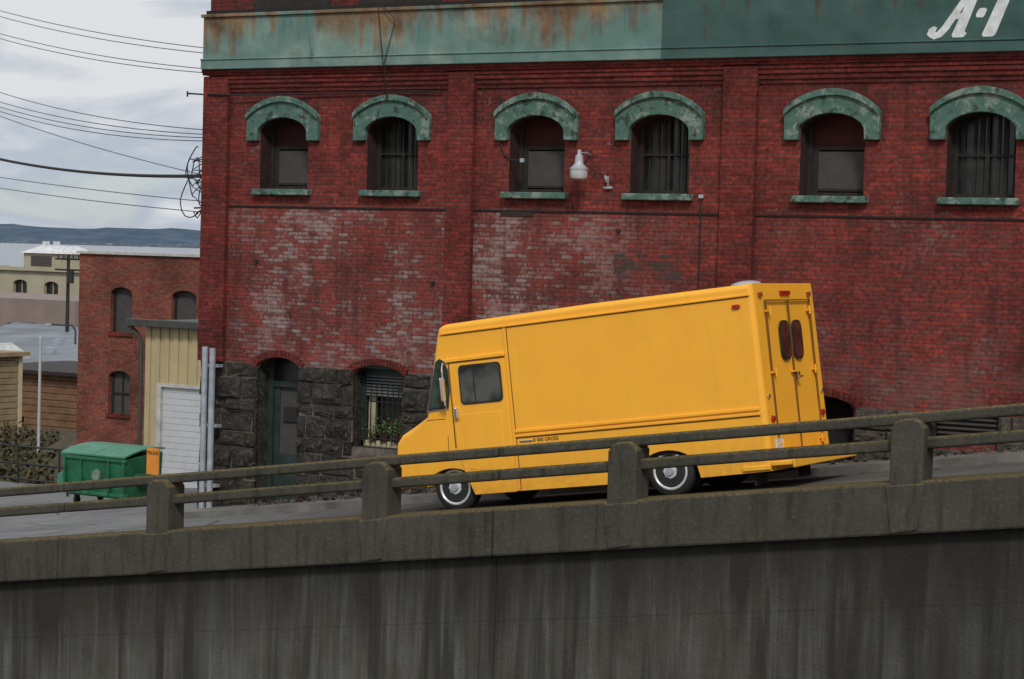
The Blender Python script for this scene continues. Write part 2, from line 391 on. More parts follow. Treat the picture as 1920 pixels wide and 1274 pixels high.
for i,c in enumerate(SC):
    a,b=c-.53,c+.53
    gw.box(a,b,D+.09,D+.12,.9,2.3,0)
    for s in (a,b-.07): gw.box(s,s+.07,D-.04,D+.08,.965,2.24,0)
    gw.box(a+.07,b-.07,D-.04,D+.08,.965,1.03,0)
    if i%2==0:
        gw.box(a+.07,b-.07,D+.04,D+.085,1.75,2.25,1)
        gw.box(a+.07,b-.07,D+.0,D+.06,1.70,1.76,0)
        gw.box(a+.17,b-.13,D-.01,D+.05,1.09,1.67,2)
        gw.box(a+.07,a+.17,D-.0,D+.045,1.03,1.70,0);gw.box(b-.13,b-.07,D-.0,D+.045,1.03,1.70,0)
        gw.box(a+.17,b-.13,D-.02,D+.0,1.05,1.09,0)
    else:
        gw.box(a+.07,b-.07,D+.045,D+.085,1.03,2.25,3)
        for k,f in enumerate((.14,.27,.36,.47,.62,.71,.86)):
            gw.box(a+1.06*f,a+1.06*f+.02+.05*((k*7)%3)/2,D+.02,D+.044,1.03,2.22,4)
        gw.box(c-.02,c+.02,D-.03,D+.04,1.03,2.24,0)
        gw.box(a+.07,b-.07,D-.025,D+.04,1.60,1.63,0)
gw.obj("window_sashes",[M_wood,M_redwood,M_screen,M_wglass,M_shade],BW)

def blocks(name,s0,s1,mat,skip,rows,ztop=-2.2,seed=1):
    r=random.Random(seed); g=G(); z=ztop
    for k in range(rows):
        h=r.choice((.22,.28,.34,.38)); s=s0-(.2 if k%2 else 0)
        while s<s1:
            w=r.uniform(.30,.80); a=max(s,s0)+.01; b=min(s+w,s1)-.01
            if b-a>.08:
                segs=[(a,b)]
                for sc,hw,zb,zs,zc in skip:
                    if z>zb:
                        ns=[]
                        for p,q in segs:
                            if q<=sc-hw or p>=sc+hw: ns.append((p,q))
                            else:
                                if p<sc-hw: ns.append((p,sc-hw))
                                if q>sc+hw: ns.append((sc+hw,q))
                        segs=ns
                for p,q in segs:
                    if q-p<.05: continue
                    pr=r.uniform(.03,.11); zz0=z-h+.012; zz1=z-.008
                    m=.03
                    j=lambda:r.uniform(-.018,.018)
                    v=[(p,T+.02,zz0),(q,T+.02,zz0),(q,T+.02,zz1),(p,T+.02,zz1)]
                    v+=[(p+j(),T-pr*.5+j(),zz0+j()),(q+j(),T-pr*.5+j(),zz0),(q,T-pr*.5+j(),zz1+j()),(p+j(),T-pr*.5,zz1)]
                    f=[(0,1,5,4),(1,2,6,5),(2,3,7,6),(3,0,4,7)]
                    nx,nz=4,3; k0=len(v)
                    for iz in range(nz+1):
                        for ix in range(nx+1):
                            x=p+m+(q-p-2*m)*ix/nx; zz=zz0+m+(zz1-zz0-2*m)*iz/nz
                            edge=ix in(0,nx) or iz in(0,nz)
                            v.append((x+j(),T-pr*(.75 if edge else 1.)-r.uniform(-.012,.03),zz+j()))
                    I=lambda ix,iz:k0+iz*(nx+1)+ix
                    for iz in range(nz):
                        for ix in range(nx): f.append((I(ix,iz),I(ix+1,iz),I(ix+1,iz+1),I(ix,iz+1)))
                    f.append((4,5)+tuple(I(ix,0) for ix in range(nx,-1,-1)))
                    f.append((5,6)+tuple(I(nx,iz) for iz in range(nz,-1,-1)))
                    f.append((6,7)+tuple(I(ix,nz) for ix in range(nx+1)))
                    f.append((7,4)+tuple(I(0,iz) for iz in range(nz+1)))
                    g.add(v,f)
            s+=w
        z-=h
    g.obj(name,mat,BW)
boxes("base_mortar",[(SL_,-23.33,T-.02,T+.01,-8,-2.2),(-22.37,-21.22,T-.02,T+.01,-8,-2.2),(-20.16,-13.3,T-.02,T+.01,-8,-2.2),(-21.22,-20.16,T-.02,T+.01,-8,-3.57)],simple("old_mortar",(.10,.085,.07),.95,var=.5,scale=8),BW)
blocks("basalt_base",SL_-.04,-13.3,M_stone,LOW,13,seed=3)
blocks("rubble_base",-11.85,3.9,M_stone2,LOW,6,ztop=-2.28,seed=5)
g=G()
for sc,hw,zb,zs,zc in LOW[:3]:
    n=18
    for i in range(n):
        a=sc-hw*1.14+2*hw*1.14*i/n; b=a+2*hw*1.14/n-.012
        za=arch(a,sc,hw*1.15,zs-.02,zc)+.0; zb2=arch(b,sc,hw*1.15,zs-.02,zc)
        g.prism([(a,za),(b,zb2),(b+(b-sc)*.06,zb2+.12),(a+(a-sc)*.06,za+.12)],T-.05,T+.02)
g.obj("brick_arches",M_brickP,BW)
g=G(); d=T+.4
g.box(-23.32,-23.22,d-.06,d+.06,-6.4,-2.1,0); g.box(-22.48,-22.38,d-.06,d+.06,-6.4,-2.1,0)
g.box(-23.22,-22.48,d-.05,d+.05,-2.62,-2.52,0); g.box(-23.22,-22.48,d+.02,d+.04,-2.52,-2.05,1)
g.box(-23.22,-22.48,d,d+.05,-6.4,-3.85,0); g.box(-23.22,-23.1,d,d+.05,-3.85,-2.62,0); g.box(-22.6,-22.48,d,d+.05,-3.85,-2.62,0)
g.box(-23.1,-22.6,d+.02,d+.04,-3.85,-2.62,2); g.box(-23.0,-22.7,d-.02,d,-3.25,-2.98,3)
g.obj("entrance_door",[M_dkgreen,M_wglass,M_screen,M_black],BW)
g=G(); a,b=-21.21,-20.17; d=T+.3
g.box(a,b,d+.2,d+.24,-3.6,-2.05,0)
for s in (a,b-.06): g.box(s,s+.06,d-.04,d+.05,-3.56,-2.1,1)
g.box(a,b,d-.04,d+.05,-2.30,-2.18,1); g.box(a,b,d-.04,d+.06,-3.56,-3.46,2)
g.box(a+.06,a+.22,d+.1,d+.13,-3.46,-2.65,2); 
for k in range(7): g.box(a+.06,b-.06,d-.0,d+.03,-2.66+k*.055,-2.63+k*.055,3)
g.box(a,b,T+.02,T+.3,-2.16,-2.02,1)
g.obj("barred_window",[M_wglass,M_dkgreen,M_cream,simple("dull_louvre",(.14,.15,.155),.6)],BW)
tube("window_bars",[[(a+.06+k*.115,T+.12,-3.5),(a+.06+k*.115,T+.12,-2.45)] for k in range(9)]+[[(a+.02,T+.12,z),(b-.02,T+.12,z)] for z in (-3.4,-2.75)],.011,M_iron,BW)
M_leaf=simple("window_plant_leaf",(.08,.16,.045),.7,var=.5,scale=20,bump=0)
M_flow=simple("red_flower",(.4,.03,.03),.7,var=.3,bump=0)
PL=empty("window_plant"); g=G(); r=random.Random(4)
for k in range(420):
    cx,cz,rr=r.choice(((-20.95,-3.30,.12),(-20.75,-3.2,.17),(-20.5,-3.28,.14),(-20.38,-3.12,.12)))
    p=Vector((cx+r.gauss(0,rr*.6),T+.24+r.uniform(-.06,.08),max(-3.44,cz+r.gauss(0,rr*.6))))
    u=Vector((r.uniform(-1,1),r.uniform(-1,.2),r.uniform(-.6,1))).normalized()*.045; w=u.orthogonal().normalized()*.014
    g.add([tuple(p),tuple(p+u*.5+w),tuple(p+u),tuple(p+u*.5-w)],[(0,1,2,3)],1 if k%23==0 else 0)
g.obj("leaves",[M_leaf,M_flow],PL)
g=G()
for x in (-20.95,-20.72,-20.45): g.cyl((x,T+.26,-3.46),(x,T+.26,-3.33),.05,.07,12)
g.obj("pots",M_redwood,PL)
boxes("basement_backing",[(-13.2,-11.87,T+.35,T+.4,-4.4,-2.1)],M_dark,BW)
boxes("basement_vent",[(-10.56,-9.58,T+.2,T+.22,-2.72,-2.2)]+[(-10.54,-9.6,T+.05,T+.1,-2.68+.075*k,-2.65+.075*k) for k in range(6)],M_screen,BW)
boxes("rusty_wall_vent",[(-18.3,-17.68,T-.02,T+.01,.56,.66)],simple("rust_plate",(.03,.016,.013),.9,var=.5,scale=12),BW)
g=G()
for s,z in ((-19.62,-.62),(-23.4,-.35),(-16.05,.35)): g.cyl((s,T-.04,z),(s,T,z),.04,.04,8)
g.obj("tie_rod_washers",M_iron,BW)
text("painted_wall_lettering","Directories & Bulletin Boards",.21,(-18.55,T-.0035,-.84),(rad(90),0,0),simple("faded_lettering",(.085,.035,.032),.95,var=.6,scale=14),BW,ext=.001,sx=.86,offset=.001)
tube("conduits",[[(-14.57,T-.03,.95),(-14.57,T-.03,-3.0)],[(-18.36,T-.03,2.6),(-18.33,T-.03,1.8),(-18.25,T-.03,1.6),(-18.1,T-.03,1.5),(-17.9,T-.04,1.5)],
  [(-24.5,T-.15,2.68),(-24.12,T-.14,2.66),(-22,T-.05,2.66),(-20.1,T-.05,2.68),(-19.5,T-.05,2.66)],[(-20.56,T-.26,3.1),(-20.56,T-.16,2.55)]],.014,M_iron,BW)
tube("roof_guy_wires",[[(-20.56,T-.3,3.1),(-20.72,T-.28,4.2)],[(-20.56,T-.3,3.1),(-20.35,T-.28,3.9),(-20.8,T-.28,4.3)]],.009,M_iron,BW)
boxes("conduit_boxes",[(-17.93,-17.86,T-.06,T,1.46,1.53),(-14.61,-14.53,T-.05,T,.9,.96)],M_galv,BW,bevel=.01)
g=G()
for s,zt in ((-24.30,-1.93),(-24.13,-1.95)):
    g.cyl((s,T-.30,zt),(s,T-.30,-5.3),.058,.058,14)
for z in (-2.3,-3.4,-4.5): g.box(-24.40,-24.04,T-.26,T-.1,z,z+.05)
g.obj("galvanised_pipes",M_galv,BW,smooth=True)

L=empty("wall_lamp")
g=G(); c=(-16.62,T-.38,0)
g.rev([(.03,1.66),(.035,1.58),(.065,1.56),(.07,1.45),(.075,1.43),(.12,1.38),(.15,1.36),(.15,1.33)],c,'z',24)
g.obj("housing",M_lampw,L,smooth=True)
g=G(); g.rev([(.14,1.335),(.15,1.24),(.13,1.19),(.08,1.165),(.02,1.16)],c,'z',24); g.obj("refractor",M_lampg,L,smooth=True)
tube("arm",[(-16.62,T-.38,1.60),(-16.62,T-.1,1.62),(-16.62,T+.02,1.58)],.016,M_galv,L)
L=empty("wall_floodlight")
g=G(); g.cyl((-16.26,T-.03,1.05),(-16.26,T-.03,1.24),.011,.011,8); g.box(-16.33,-16.18,T-.05,T,1.04,1.075); g.cyl((-16.30,T-.05,1.24),(-16.22,T-.14,1.17),.02,.035,10)
g.obj("fitting",M_lampw,L,smooth=True)

# ------------------------------------------------------------------ bridge rail / retaining wall
BR=empty("concrete_bridge_railing")
S0,S1=-40,6
brk=[S0,-34,-23]+[-13.73+7.3*k for k in range(3)]+[S1]
brk=sorted(set([b for b in brk if S0<=b<=S1]+[-21.03]))
g=G()
for a,b in zip(brk[:-1],brk[1:]):
    gap=.008
    g.box(a+gap,b-gap,23.50,23.74,-.135,0,0,Rz)
    g.box(a+gap,b-gap,23.52,23.72,-.435,-.295,0,Rz)
g.obj("rails",M_conc,BR,bevel=.035,seg=3)
g=G()
posts=[-8.25+3.65*k for k in range(-8,4)]
for p in posts:
    a,b=p-.20,p+.20
    prof=[(a,-.85+Rz(a)),(b,-.85+Rz(b)),(b,-.16+Rz(p)),(b-.05,-.085+Rz(p)),(b-.12,-.055+Rz(p)),(a+.12,-.055+Rz(p)-.02),(a+.05,-.09+Rz(p)-.02),(a,-.17+Rz(p)-.02)]
    g.prism(prof,23.40,23.78)
g.obj("posts",M_conc,BR,bevel=.03,seg=3)
g=G()
for a,b in zip(brk[:-1],brk[1:]):
    gap=.006
    g.box(a+gap,b-gap,23.40,24.0,-1.40,-.79,0,Rz)
g.obj("edge_beam",M_conc,BR,bevel=.03)
g=G()
for p in posts:
    a,b=p-.24,p+.24
    g.prism([(a,-.82+Rz(a)),(b,-.82+Rz(b)),(b-.08,-1.37+Rz(b)),(a+.08,-1.37+Rz(a))],23.380,23.5)
g.obj("beam_pilasters",M_conc,BR,bevel=.018)
RW=empty("retaining_wall")
g=G()
for a,b in zip(brk[:-1],brk[1:]):
    vs=[(a+.005,23.55,-9),(b-.005,23.55,-9),(b-.005,23.55,Rz(b)-1.39),(a+.005,23.55,Rz(a)-1.39)]
    vs+=[(x,24.0,z) for x,_,z in vs]
    g.add(vs,[(0,1,2,3),(7,6,5,4),(0,4,5,1),(1,5,6,2),(2,6,7,3),(3,7,4,0)])
g.obj("wall",M_ret,RW)

# ------------------------------------------------------------------ ground, road, sidewalk, water, hills
def H(s,t):
    if t<23.6: return -9.2 if s>-60 else -9.2-(-60-s)*.02
    if s>-46: z=Gz(s)-.06
    elif s>-70: z=-6.4-(-46-s)*.1
    else: z=max(-36,-8.8-(-70-s)*.042)
    if 41.4<t<70 and s<-.893*t-.3: z=min(z,-9.3)
    return z
ss=[-14000,-9000,-4000,-1500,-800,-500,-300,-200,-140,-100,-85,-70,-60,-52,-49,-46,-45,-44,-43,-42,-41,-40,-39,-38,-37,-36,-34,-30,-27,-24,-23,-20,-15,-10,-5,0,6,20,60,150,600,3000,14000]
ts=[-14000,-3000,-600,-100,-20,5,20,23.57,23.62,30,34,40,41.4,42.2,43,44,45,46,47,48,50,51,52,55,60,70,80,120,300,900,3000,8000,14000]
vs=[(s,t,H(s,t)) for s in ss for t in ts]; m=len(ts)
mesh("ground",vs,[(i*m+j,(i+1)*m+j,(i+1)*m+j+1,i*m+j+1) for i in range(len(ss)-1) for j in range(m-1)],M_earth)
def strip(name,s0,s1,t0,t1,off,mat,thick=0,step=1.0):
    g=G(); k=int(math.ceil((s1-s0)/step)); 
    for i in range(k):
        a=s0+(s1-s0)*i/k; b=s0+(s1-s0)*(i+1)/k
        if thick: g.box(a,b,t0,t1,off-thick,off,0,Gz)
        else: g.add([(a,t0,Gz(a)+off),(b,t0,Gz(b)+off),(b,t1,Gz(b)+off),(a,t1,Gz(a)+off)],[(0,1,2,3)])
    return g.obj(name,mat)
strip("road",-40,40,24.0,29.9,0,M_asph)
# side lot, its west edge running along the iron railing and the little brick building
g=G()
tl=[29.9,35,41.3,44,47,50.8]
for t0,t1 in zip(tl[:-1],tl[1:]):
    L0=-46 if t1<=41.3 else -.889*t0-.1; L1=-46 if t1<=41.3 else -.889*t1-.1
    for i in range(24):
        f0,f1=i/24,(i+1)/24
        q=[(L0+(-24.6-L0)*f0,t0),(L0+(-24.6-L0)*f1,t0),(L1+(-24.6-L1)*f1,t1),(L1+(-24.6-L1)*f0,t1)]
        g.add([(x,y,Gz(x)-.004) for x,y in q],[(0,1,2,3)])
g.obj("parking_lot",M_asph)
strip("sidewalk",-24.6,40,29.9,31.2,.12,M_walk,.3)
strip("road_marking",-24,40,24.35,24.46,.006,M_yline)
g=G(); r=random.Random(21)
for k in range(260):
    s=r.uniform(-23,-18) if k%3 else r.uniform(-12,-6); t=31.0-abs(r.gauss(0,.22)); q=r.uniform(.02,.07); z=Gz(s)+.12
    v=[(s+r.uniform(-q,q)*1.5,t+r.uniform(-q,q),z+zz*q*r.uniform(.6,1.4)) for zz in (0,0,0,1,1,1)]
    g.add(v,[(0,1,2),(3,4,5),(0,1,4,3),(1,2,5,4),(2,0,3,5)])
g.obj("gravel_debris",M_stone2)
mw=NT("sea_water",.25,spec=.5); mw.base((.10,.135,.17)); mw.bump(mw.noise(scale=.15,detail=5),.3,.5)
mesh("water",[(-14000,-14000,-30),(-420,-14000,-30),(-420,14000,-30),(-14000,14000,-30)],[(0,1,2,3)],mw.m)
Rr=Vector((math.cos(rad(30)),math.sin(rad(30)),0)); Ff=Vector((-math.sin(rad(30)),math.cos(rad(30)),0))
def ridge(name,z0,dist,h,amp,mat,seed):
    vs=[];fs=[];nu=300;nd=6
    for i in range(nu+1):
        u=-7000+14000*i/nu
        for j in range(nd+1):
            d=dist+j*220; f=math.sin(min(1,j/3)*math.pi/2)
            hh=(h+amp*noise.fractal(Vector((u/900+seed,j*.3,seed)),1.,2.,5)+6*noise.noise(Vector((u/40,j,seed))))*f
            p=Rr*u+Ff*d; vs.append((p.x,p.y,z0+hh))
    for i in range(nu):
        for j in range(nd): a=i*(nd+1)+j; fs.append((a,a+nd+1,a+nd+2,a+1))
    return mesh(name,vs,fs,mat,smooth=True)
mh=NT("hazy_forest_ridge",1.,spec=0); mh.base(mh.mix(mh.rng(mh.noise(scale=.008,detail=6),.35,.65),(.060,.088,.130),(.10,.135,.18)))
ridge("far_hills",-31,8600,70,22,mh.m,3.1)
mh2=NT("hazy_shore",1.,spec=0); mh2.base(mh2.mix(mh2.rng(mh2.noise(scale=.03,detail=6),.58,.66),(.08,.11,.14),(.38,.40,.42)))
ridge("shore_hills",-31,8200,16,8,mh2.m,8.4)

# ------------------------------------------------------------------ small brick building
B2=empty("brick_building"); t2=50.8
W2=[(-43.24,.43,-2.90,-1.68,-1.50),(-40.8,.48,-2.90,-1.70,-1.52),(-38.4,.45,-2.90,-1.68,-1.50)]
W2b=[(-43.26,.42,-5.42,-4.25,-4.08),(-40.8,.42,-5.42,-4.25,-4.08)]
wall("upper_wall",-44.95,-32,-3.5,-.50,t2,W2,M_brick2,B2,depth=.25)
wall("lower_wall",-44.95,-32,-10,-3.5,t2,W2b,M_brick2,B2,depth=.25)
boxes("side_walls",[(-44.95,-44.7,t2+.01,62,-10,-.5),(-32.2,-32,t2+.01,62,-9,-.5),(-44.7,-32.2,61.8,62,-9,-.5)],M_brick2,B2)
boxes("parapet_cap",[(-45.02,-31.9,t2-.08,t2+.3,-.50,-.42)],simple("parapet_white",(.42,.42,.39),.7),B2)
boxes("roof",[(-44.8,-32.1,t2+.3,61.9,-.9,-.8)],M_dark,B2)
g=G()
for sc,hw,zb,zs,zc in W2+W2b:
    g.box(sc-hw,sc+hw,t2+.2,t2+.24,zb,zc,0)
    if zb<-4: g.box(sc-.025,sc+.025,t2+.16,t2+.2,zb,zc,1); g.box(sc-hw,sc+hw,t2+.15,t2+.2,-4.80,-4.75,1)
    g.box(sc-hw,sc-hw+.06,t2+.14,t2+.2,zb,zs,1);g.box(sc+hw-.06,sc+hw,t2+.14,t2+.2,zb,zs,1)
    g.box(sc-hw-.05,sc+hw+.05,t2-.06,t2+.1,zb-.1,zb,2)
g.obj("windows",[M_screen,M_wood,M_brickP],B2)

# ------------------------------------------------------------------ metal-sided garage
GA=empty("metal_garage"); t3=42.4
ms=simple("tan_metal_siding",(.44,.36,.20),.6,var=.1,scale=2,bump=0)
g=G(); s=-35.24
while s<-30:
    if not (-34.80<s<-32.2): g.box(s,s+.16,t3-.035,t3,-6.9,-2.2)
    else: g.box(s,s+.16,t3-.035,t3,-3.66,-2.2)
    s+=.30
g.obj("siding_ribs",ms,GA,bevel=.01)
boxes("walls",[(-35.24,-34.78,t3,t3+.1,-6.9,-2.2),(-34.78,-32.2,t3,t3+.1,-3.72,-2.2),(-32.2,-29.5,t3,t3+.1,-6.9,-2.2),(-35.24,-35.14,t3+.1,49.5,-6.9,-2.2),(-29.6,-29.5,t3+.1,49.5,-6.9,-2.2)],ms,GA)
wd=simple("white_roller_door",(.50,.52,.55),.5,var=.06)
boxes("roller_door",[(-34.7,-32.25,t3+.03,t3+.06+.015*(k%2),-6.9+.16*k+.0,-6.9+.16*k+.155) for k in range(20)],wd,GA,bevel=.008)
boxes("door_trim",[(-34.83,-34.70,t3-.05,t3+.05,-6.9,-3.66),(-32.25,-32.15,t3-.05,t3+.05,-6.9,-3.66),(-34.83,-32.15,t3-.052,t3+.04,-3.73,-3.64)],simple("door_trim_white",(.45,.45,.43),.6),GA)
boxes("gutter_and_roof",[(-35.7,-29.2,t3-.3,t3-.12,-2.22,-2.03),(-35.6,-29.3,t3-.12,49.8,-2.16,-2.09)],simple("green_grey_gutter",(.05,.055,.05),.6),GA,bevel=.02)
tube("downspout",[(-35.62,t3-.2,-2.2),(-35.45,t3-.1,-2.45),(-35.36,t3-.06,-2.6),(-35.36,t3-.06,-6.4)],.06,simple("dark_downspout",(.06,.05,.04),.6),GA)

# ------------------------------------------------------------------ dumpster
DU=empty("dumpster"); mg=simple("green_dumpster_paint",(.014,.125,.055),.5,var=.35,scale=4); mgl=simple("green_plastic_lid",(.045,.20,.12),.5,var=.2,scale=3)
zg=Gz(-32)
g=G()
a,b=-32.75,-30.95; y0,y1=36.6,37.9
g.add([(a+.08,y0+.1,zg+.22),(b-.05,y0+.1,zg+.22),(b-.05,y1,zg+.22),(a+.08,y1,zg+.22),(a,y0,zg+1.12),(b,y0,zg+1.12),(b,y1,zg+1.22),(a,y1,zg+1.22)],[(0,1,2,3),(4,7,6,5),(0,4,5,1),(1,5,6,2),(2,6,7,3),(3,7,4,0)])
for x in (a+.02,a+.5,b-.5,b-.06): g.box(x,x+.05,y0-.035,y0+.06,zg+.3,zg+1.1)
g.box(a-.03,b+.03,y0-.04,y0+.05,zg+1.05,zg+1.13); g.box(a,b,y0+.0,y0+.12,zg+.26,zg+.34)
g.box(a-.14,a,y0+.3,y0+1.1,zg+.42,zg+.62); g.box(b,b+.14,y0+.3,y0+1.1,zg+.62,zg+.78)
g.obj("body",mg,DU,bevel=.015)
g=G()
for x0,x1 in ((a-.03,(a+b)/2-.01),((a+b)/2+.01,b+.03)):
    n=5
    for i in range(n):
        f0,f1=i/n,(i+1)/n
        z=lambda f:zg+1.15+.13*f+.08*math.sin(f*math.pi)
        v=[(x0,y0-.06+1.4*f0,z(f0)),(x1,y0-.06+1.4*f0,z(f0)),(x1,y0-.06+1.4*f1,z(f1)),(x0,y0-.06+1.4*f1,z(f1))]
        g.add(v+[(p[0],p[1],p[2]+.035) for p in v],[(0,1,2,3),(4,5,6,7),(0,1,5,4),(2,3,7,6),(0,3,7,4),(1,2,6,5)])
g.obj("lids",mgl,DU)
g=G()
g.add([(a-.03,y0+.02,zg+.42),(a-.28,y0+.1,zg+.40),(a-.28,y1-.3,zg+.40),(a-.03,y1-.2,zg+.42),(a-.03,y0+.02,zg+.74),(a-.25,y0+.1,zg+.66),(a-.25,y1-.3,zg+.66),(a-.03,y1-.2,zg+.74)],[(0,1,5,4),(1,2,6,5),(4,5,6,7),(0,1,2,3),(2,3,7,6),(3,0,4,7)])
g.obj("side_pocket",mgl,DU,bevel=.02)
g=G()
for x in (a+.2,b-.2):
    for y in (y0+.25,y1-.25): g.cyl((x-.03,y,zg+.09),(x+.03,y,zg+.09),.09,.09,14); g.box(x-.05,x+.05,y-.04,y+.04,zg+.12,zg+.24)
g.obj("casters",M_black,DU)
g=G(); g.prism([(-31.78+.12*math.cos(k*math.pi/3+.5),zg+.72+.14*math.sin(k*math.pi/3+.5)) for k in range(6)],y0-.03,y0+.04); g.obj("plain_mark",simple("pale_mark",(.16,.24,.19),.7,var=.4),DU)

SG=empty("orange_sign"); so=simple("orange_sign_face",(.65,.24,.03),.6,var=.1)
zs=Gz(-30.1)
boxes("panel",[(-30.26,-29.92,36.5,36.53,zs+.62,zs+1.20)],so,SG)
boxes("lower_panel",[(-30.20,-29.97,36.5,36.53,zs+.38,zs+.59)],M_signw,SG)
boxes("post",[(-30.11,-30.07,36.54,36.59,zs,zs+1.2),(-30.3,-29.9,36.45,36.65,zs,zs+.05)],M_iron,SG)
text("lettering","TRUCK",.10,(-30.09,36.495,zs+1.06),(rad(90),0,0),M_black,SG,align='CENTER',offset=.001)

IR=empty("iron_railing"); y=41.2; base=Gz(-38)
P=[[(-41.5,y,base+z),(-35.9,y,base+z)] for z in (.95,.5,.1)]+[[(x,y,base-.1),(x,y,base+.95)] for x in (-41.2,-39.8,-38.4,-37.,-36.1)]
P+=[[(-35.2,39.5,base+1.1),(-32.7,38.9,base+1.35)],[(-33.0,39.0,base+1.3),(-31.0,38.5,base-.1)],[(-32.7,38.9,base+1.35),(-32.7,38.9,base)],[(-35.2,39.5,base+1.1),(-35.2,39.5,base-.1)]]
tube("bars",P,.028,M_iron,IR,smooth=False)

# ------------------------------------------------------------------ town down the hill
BE=empty("beige_building"); mb=simple("beige_stucco",(.36,.33,.24),.8,var=.12,scale=.6,bump=.1)
t=113.
wall("front_wall",-118,-99.8,-12,-2.35,t,[(-105.45,.65,-4.3,-3.35,-3.1),(-102.55,.65,-4.35,-3.4,-3.15),(-108.4,.65,-4.3,-3.35,-3.1)],mb,BE,depth=.3)
boxes("side_walls",[(-100.1,-99.8,t+.01,125,-12,-2.35),(-118,-117.7,t+.01,125,-12,-2.35),(-118,-99.8,t+.3,125,-2.6,-2.5)],mb,BE)
boxes("cornice",[(-118.2,-99.6,t-.25,t+.2,-2.45,-2.2)],mb,BE)
boxes("windows",[(-118,-100,t+.28,t+.35,-5,-2.9)],M_wglass,BE)
boxes("window_bars",[(x-.03,x+.03,t+.2,t+.27,-4.4,-3.1) for x in (-105.45,-102.55)],mb,BE)
g=G(); g.box(-105.6,-102.2,t+.5,t+4,-2.4,-1.2,0); g.box(-104.9,-103.0,t+.46,t+.5,-2.1,-1.4,2)
v=[(-105.8,t+.3,-1.2),(-102.0,t+.3,-1.2),(-102.0,t+4.2,-1.2),(-105.8,t+4.2,-1.2),(-105,t+1.6,-.65),(-102.8,t+1.6,-.65),(-102.8,t+3,-.65),(-105,t+3,-.65)]
g.add(v,[(0,1,5,4),(1,2,6,5),(2,3,7,6),(3,0,4,7),(4,5,6,7)],1)
g.box(-104.9,-104.5,t+1.6,t+1.9,-.7,-.35,1);g.box(-103.9,-103.5,t+1.6,t+1.9,-.7,-.35,1)
g.obj("roof_monitor",[mb,simple("white_metal_roof",(.55,.57,.59),.5),M_screen],BE)
PW=empty("pink_warehouse")
boxes("walls",[(-105,-87,98,108,-10,-3.85)],simple("dusty_pink_wall",(.22,.17,.155),.85,var=.15,scale=.5),PW)
boxes("loading_canopy",[(-91.3,-90.1,96.8,98,-5.75,-5.3)],M_redwood,PW)
GR=empty("grey_roof_warehouse")
mr=simple("grey_blue_roofing",(.14,.165,.19),.6,var=.35,scale=.4)
mesh("roof",[(-78,76,-6.1),(-64,71.8,-6.15),(-74,92,-5.2),(-90,96,-5.2),(-78,76,-6.3),(-64,71.8,-6.35),(-74,92,-5.4),(-90,96,-5.4)],[(0,1,2,3),(4,5,6,7),(0,1,5,4),(1,2,6,5),(2,3,7,6)],mr,GR)
boxes("walls",[(-78,-65,76,90,-10,-6.4)],M_wood,GR)
boxes("roof_vents",[(-73,-72.5,80,80.5,-6,-5.5),(-76,-75.6,84,84.4,-5.8,-5.3)],M_galv,GR)
WG=empty("white_gabled_shed")
g=G(); g.prism([(-74.2,-6.1),(-71.6,-6.1),(-71.6,-5.75),(-72.8,-5.2),(-74.2,-5.6)],76,77.5); g.obj("shed",simple("white_shed",(.42,.43,.44),.7),WG)
WF=empty("timber_clad_building")
mt=simple("brown_timber_cladding",(.16,.085,.042),.8,var=.3,scale=2)
boxes("cladding",[(-66-.012*(k%2),-57.5+.012*(k%2),68-.012*(k%2),74,-9.4+.28*k,-9.4+.28*k+.26) for k in range(13)],mt,WF,bevel=.02)
boxes("eave",[(-66.3,-57.3,67.6,74.2,-5.8,-5.65)],M_wood,WF)
TB=empty("tan_clapboard_house")
mt2=simple("tan_clapboard",(.26,.19,.105),.8,var=.2,scale=2)
boxes("clapboards",[(-62,-54.6+.015*(k%2),53-.015*(k%2),58.6,-9.6+.22*k,-9.6+.22*k+.2) for k in range(24)],mt2,TB,bevel=.01)
boxes("corner_board",[(-54.62,-54.56,58.5,58.68,-9.6,-4.4)],M_cream,TB)
boxes("eave",[(-62.3,-54.4,52.7,58.9,-4.4,-4.25)],mt2,TB)
WP=empty("white_pole"); g=G(); g.cyl((-49.8,54.4,-9.3),(-49.8,54.4,-3.45),.06,.045,12); g.cyl((-49.8,54.4,-3.45),(-49.8,54.4,-3.38),.05,.02,12); g.obj("shaft",M_polew,WP,smooth=True)
UP=empty("utility_pole"); g=G(); g.cyl((-81.7,91.4,-10),(-81.7,91.4,-1.0),.13,.09,10)
for z in (-1.3,-1.9): g.box(-82.6,-80.8,91.3,91.45,z,z+.10)
g.cyl((-81.35,91.2,-2.6),(-81.35,91.2,-1.9),.2,.2,10)
for x in (-82.4,-82,-81.3,-80.9): g.cyl((x,91.35,-1.2),(x,91.35,-1.0),.04,.04,6)
g.obj("pole",M_iron,UP)
SL=empty("street_lamp"); tube("mast",[(-75.4,85,-10),(-75.4,85,-4.9),(-75.6,85,-4.62),(-76.6,84.5,-4.6)],.05,M_iron,SL); boxes("head",[(-77.0,-76.6,84.4,84.6,-4.66,-4.57)],M_galv,SL,bevel=.03)
SH=G(); r=random.Random(9)
for k in range(9000):
    t=r.uniform(47,60); s=-.889*t-r.uniform(.5,7.)
    top=-7.3+.5*noise.noise(Vector((s*.8,t*.8,0)))+.35*noise.noise(Vector((s*3,t*3,1)))
    p=Vector((s,t,top-abs(r.gauss(0,.5))))
    u=Vector((r.uniform(-1,1),r.uniform(-1,1),r.uniform(-.2,1))).normalized()*.22; w=u.orthogonal().normalized()*.06
    SH.add([tuple(p),tuple(p+u*.5+w),tuple(p+u),tuple(p+u*.5-w)],[(0,1,2,3)],0 if r.random()<.7 else 1)
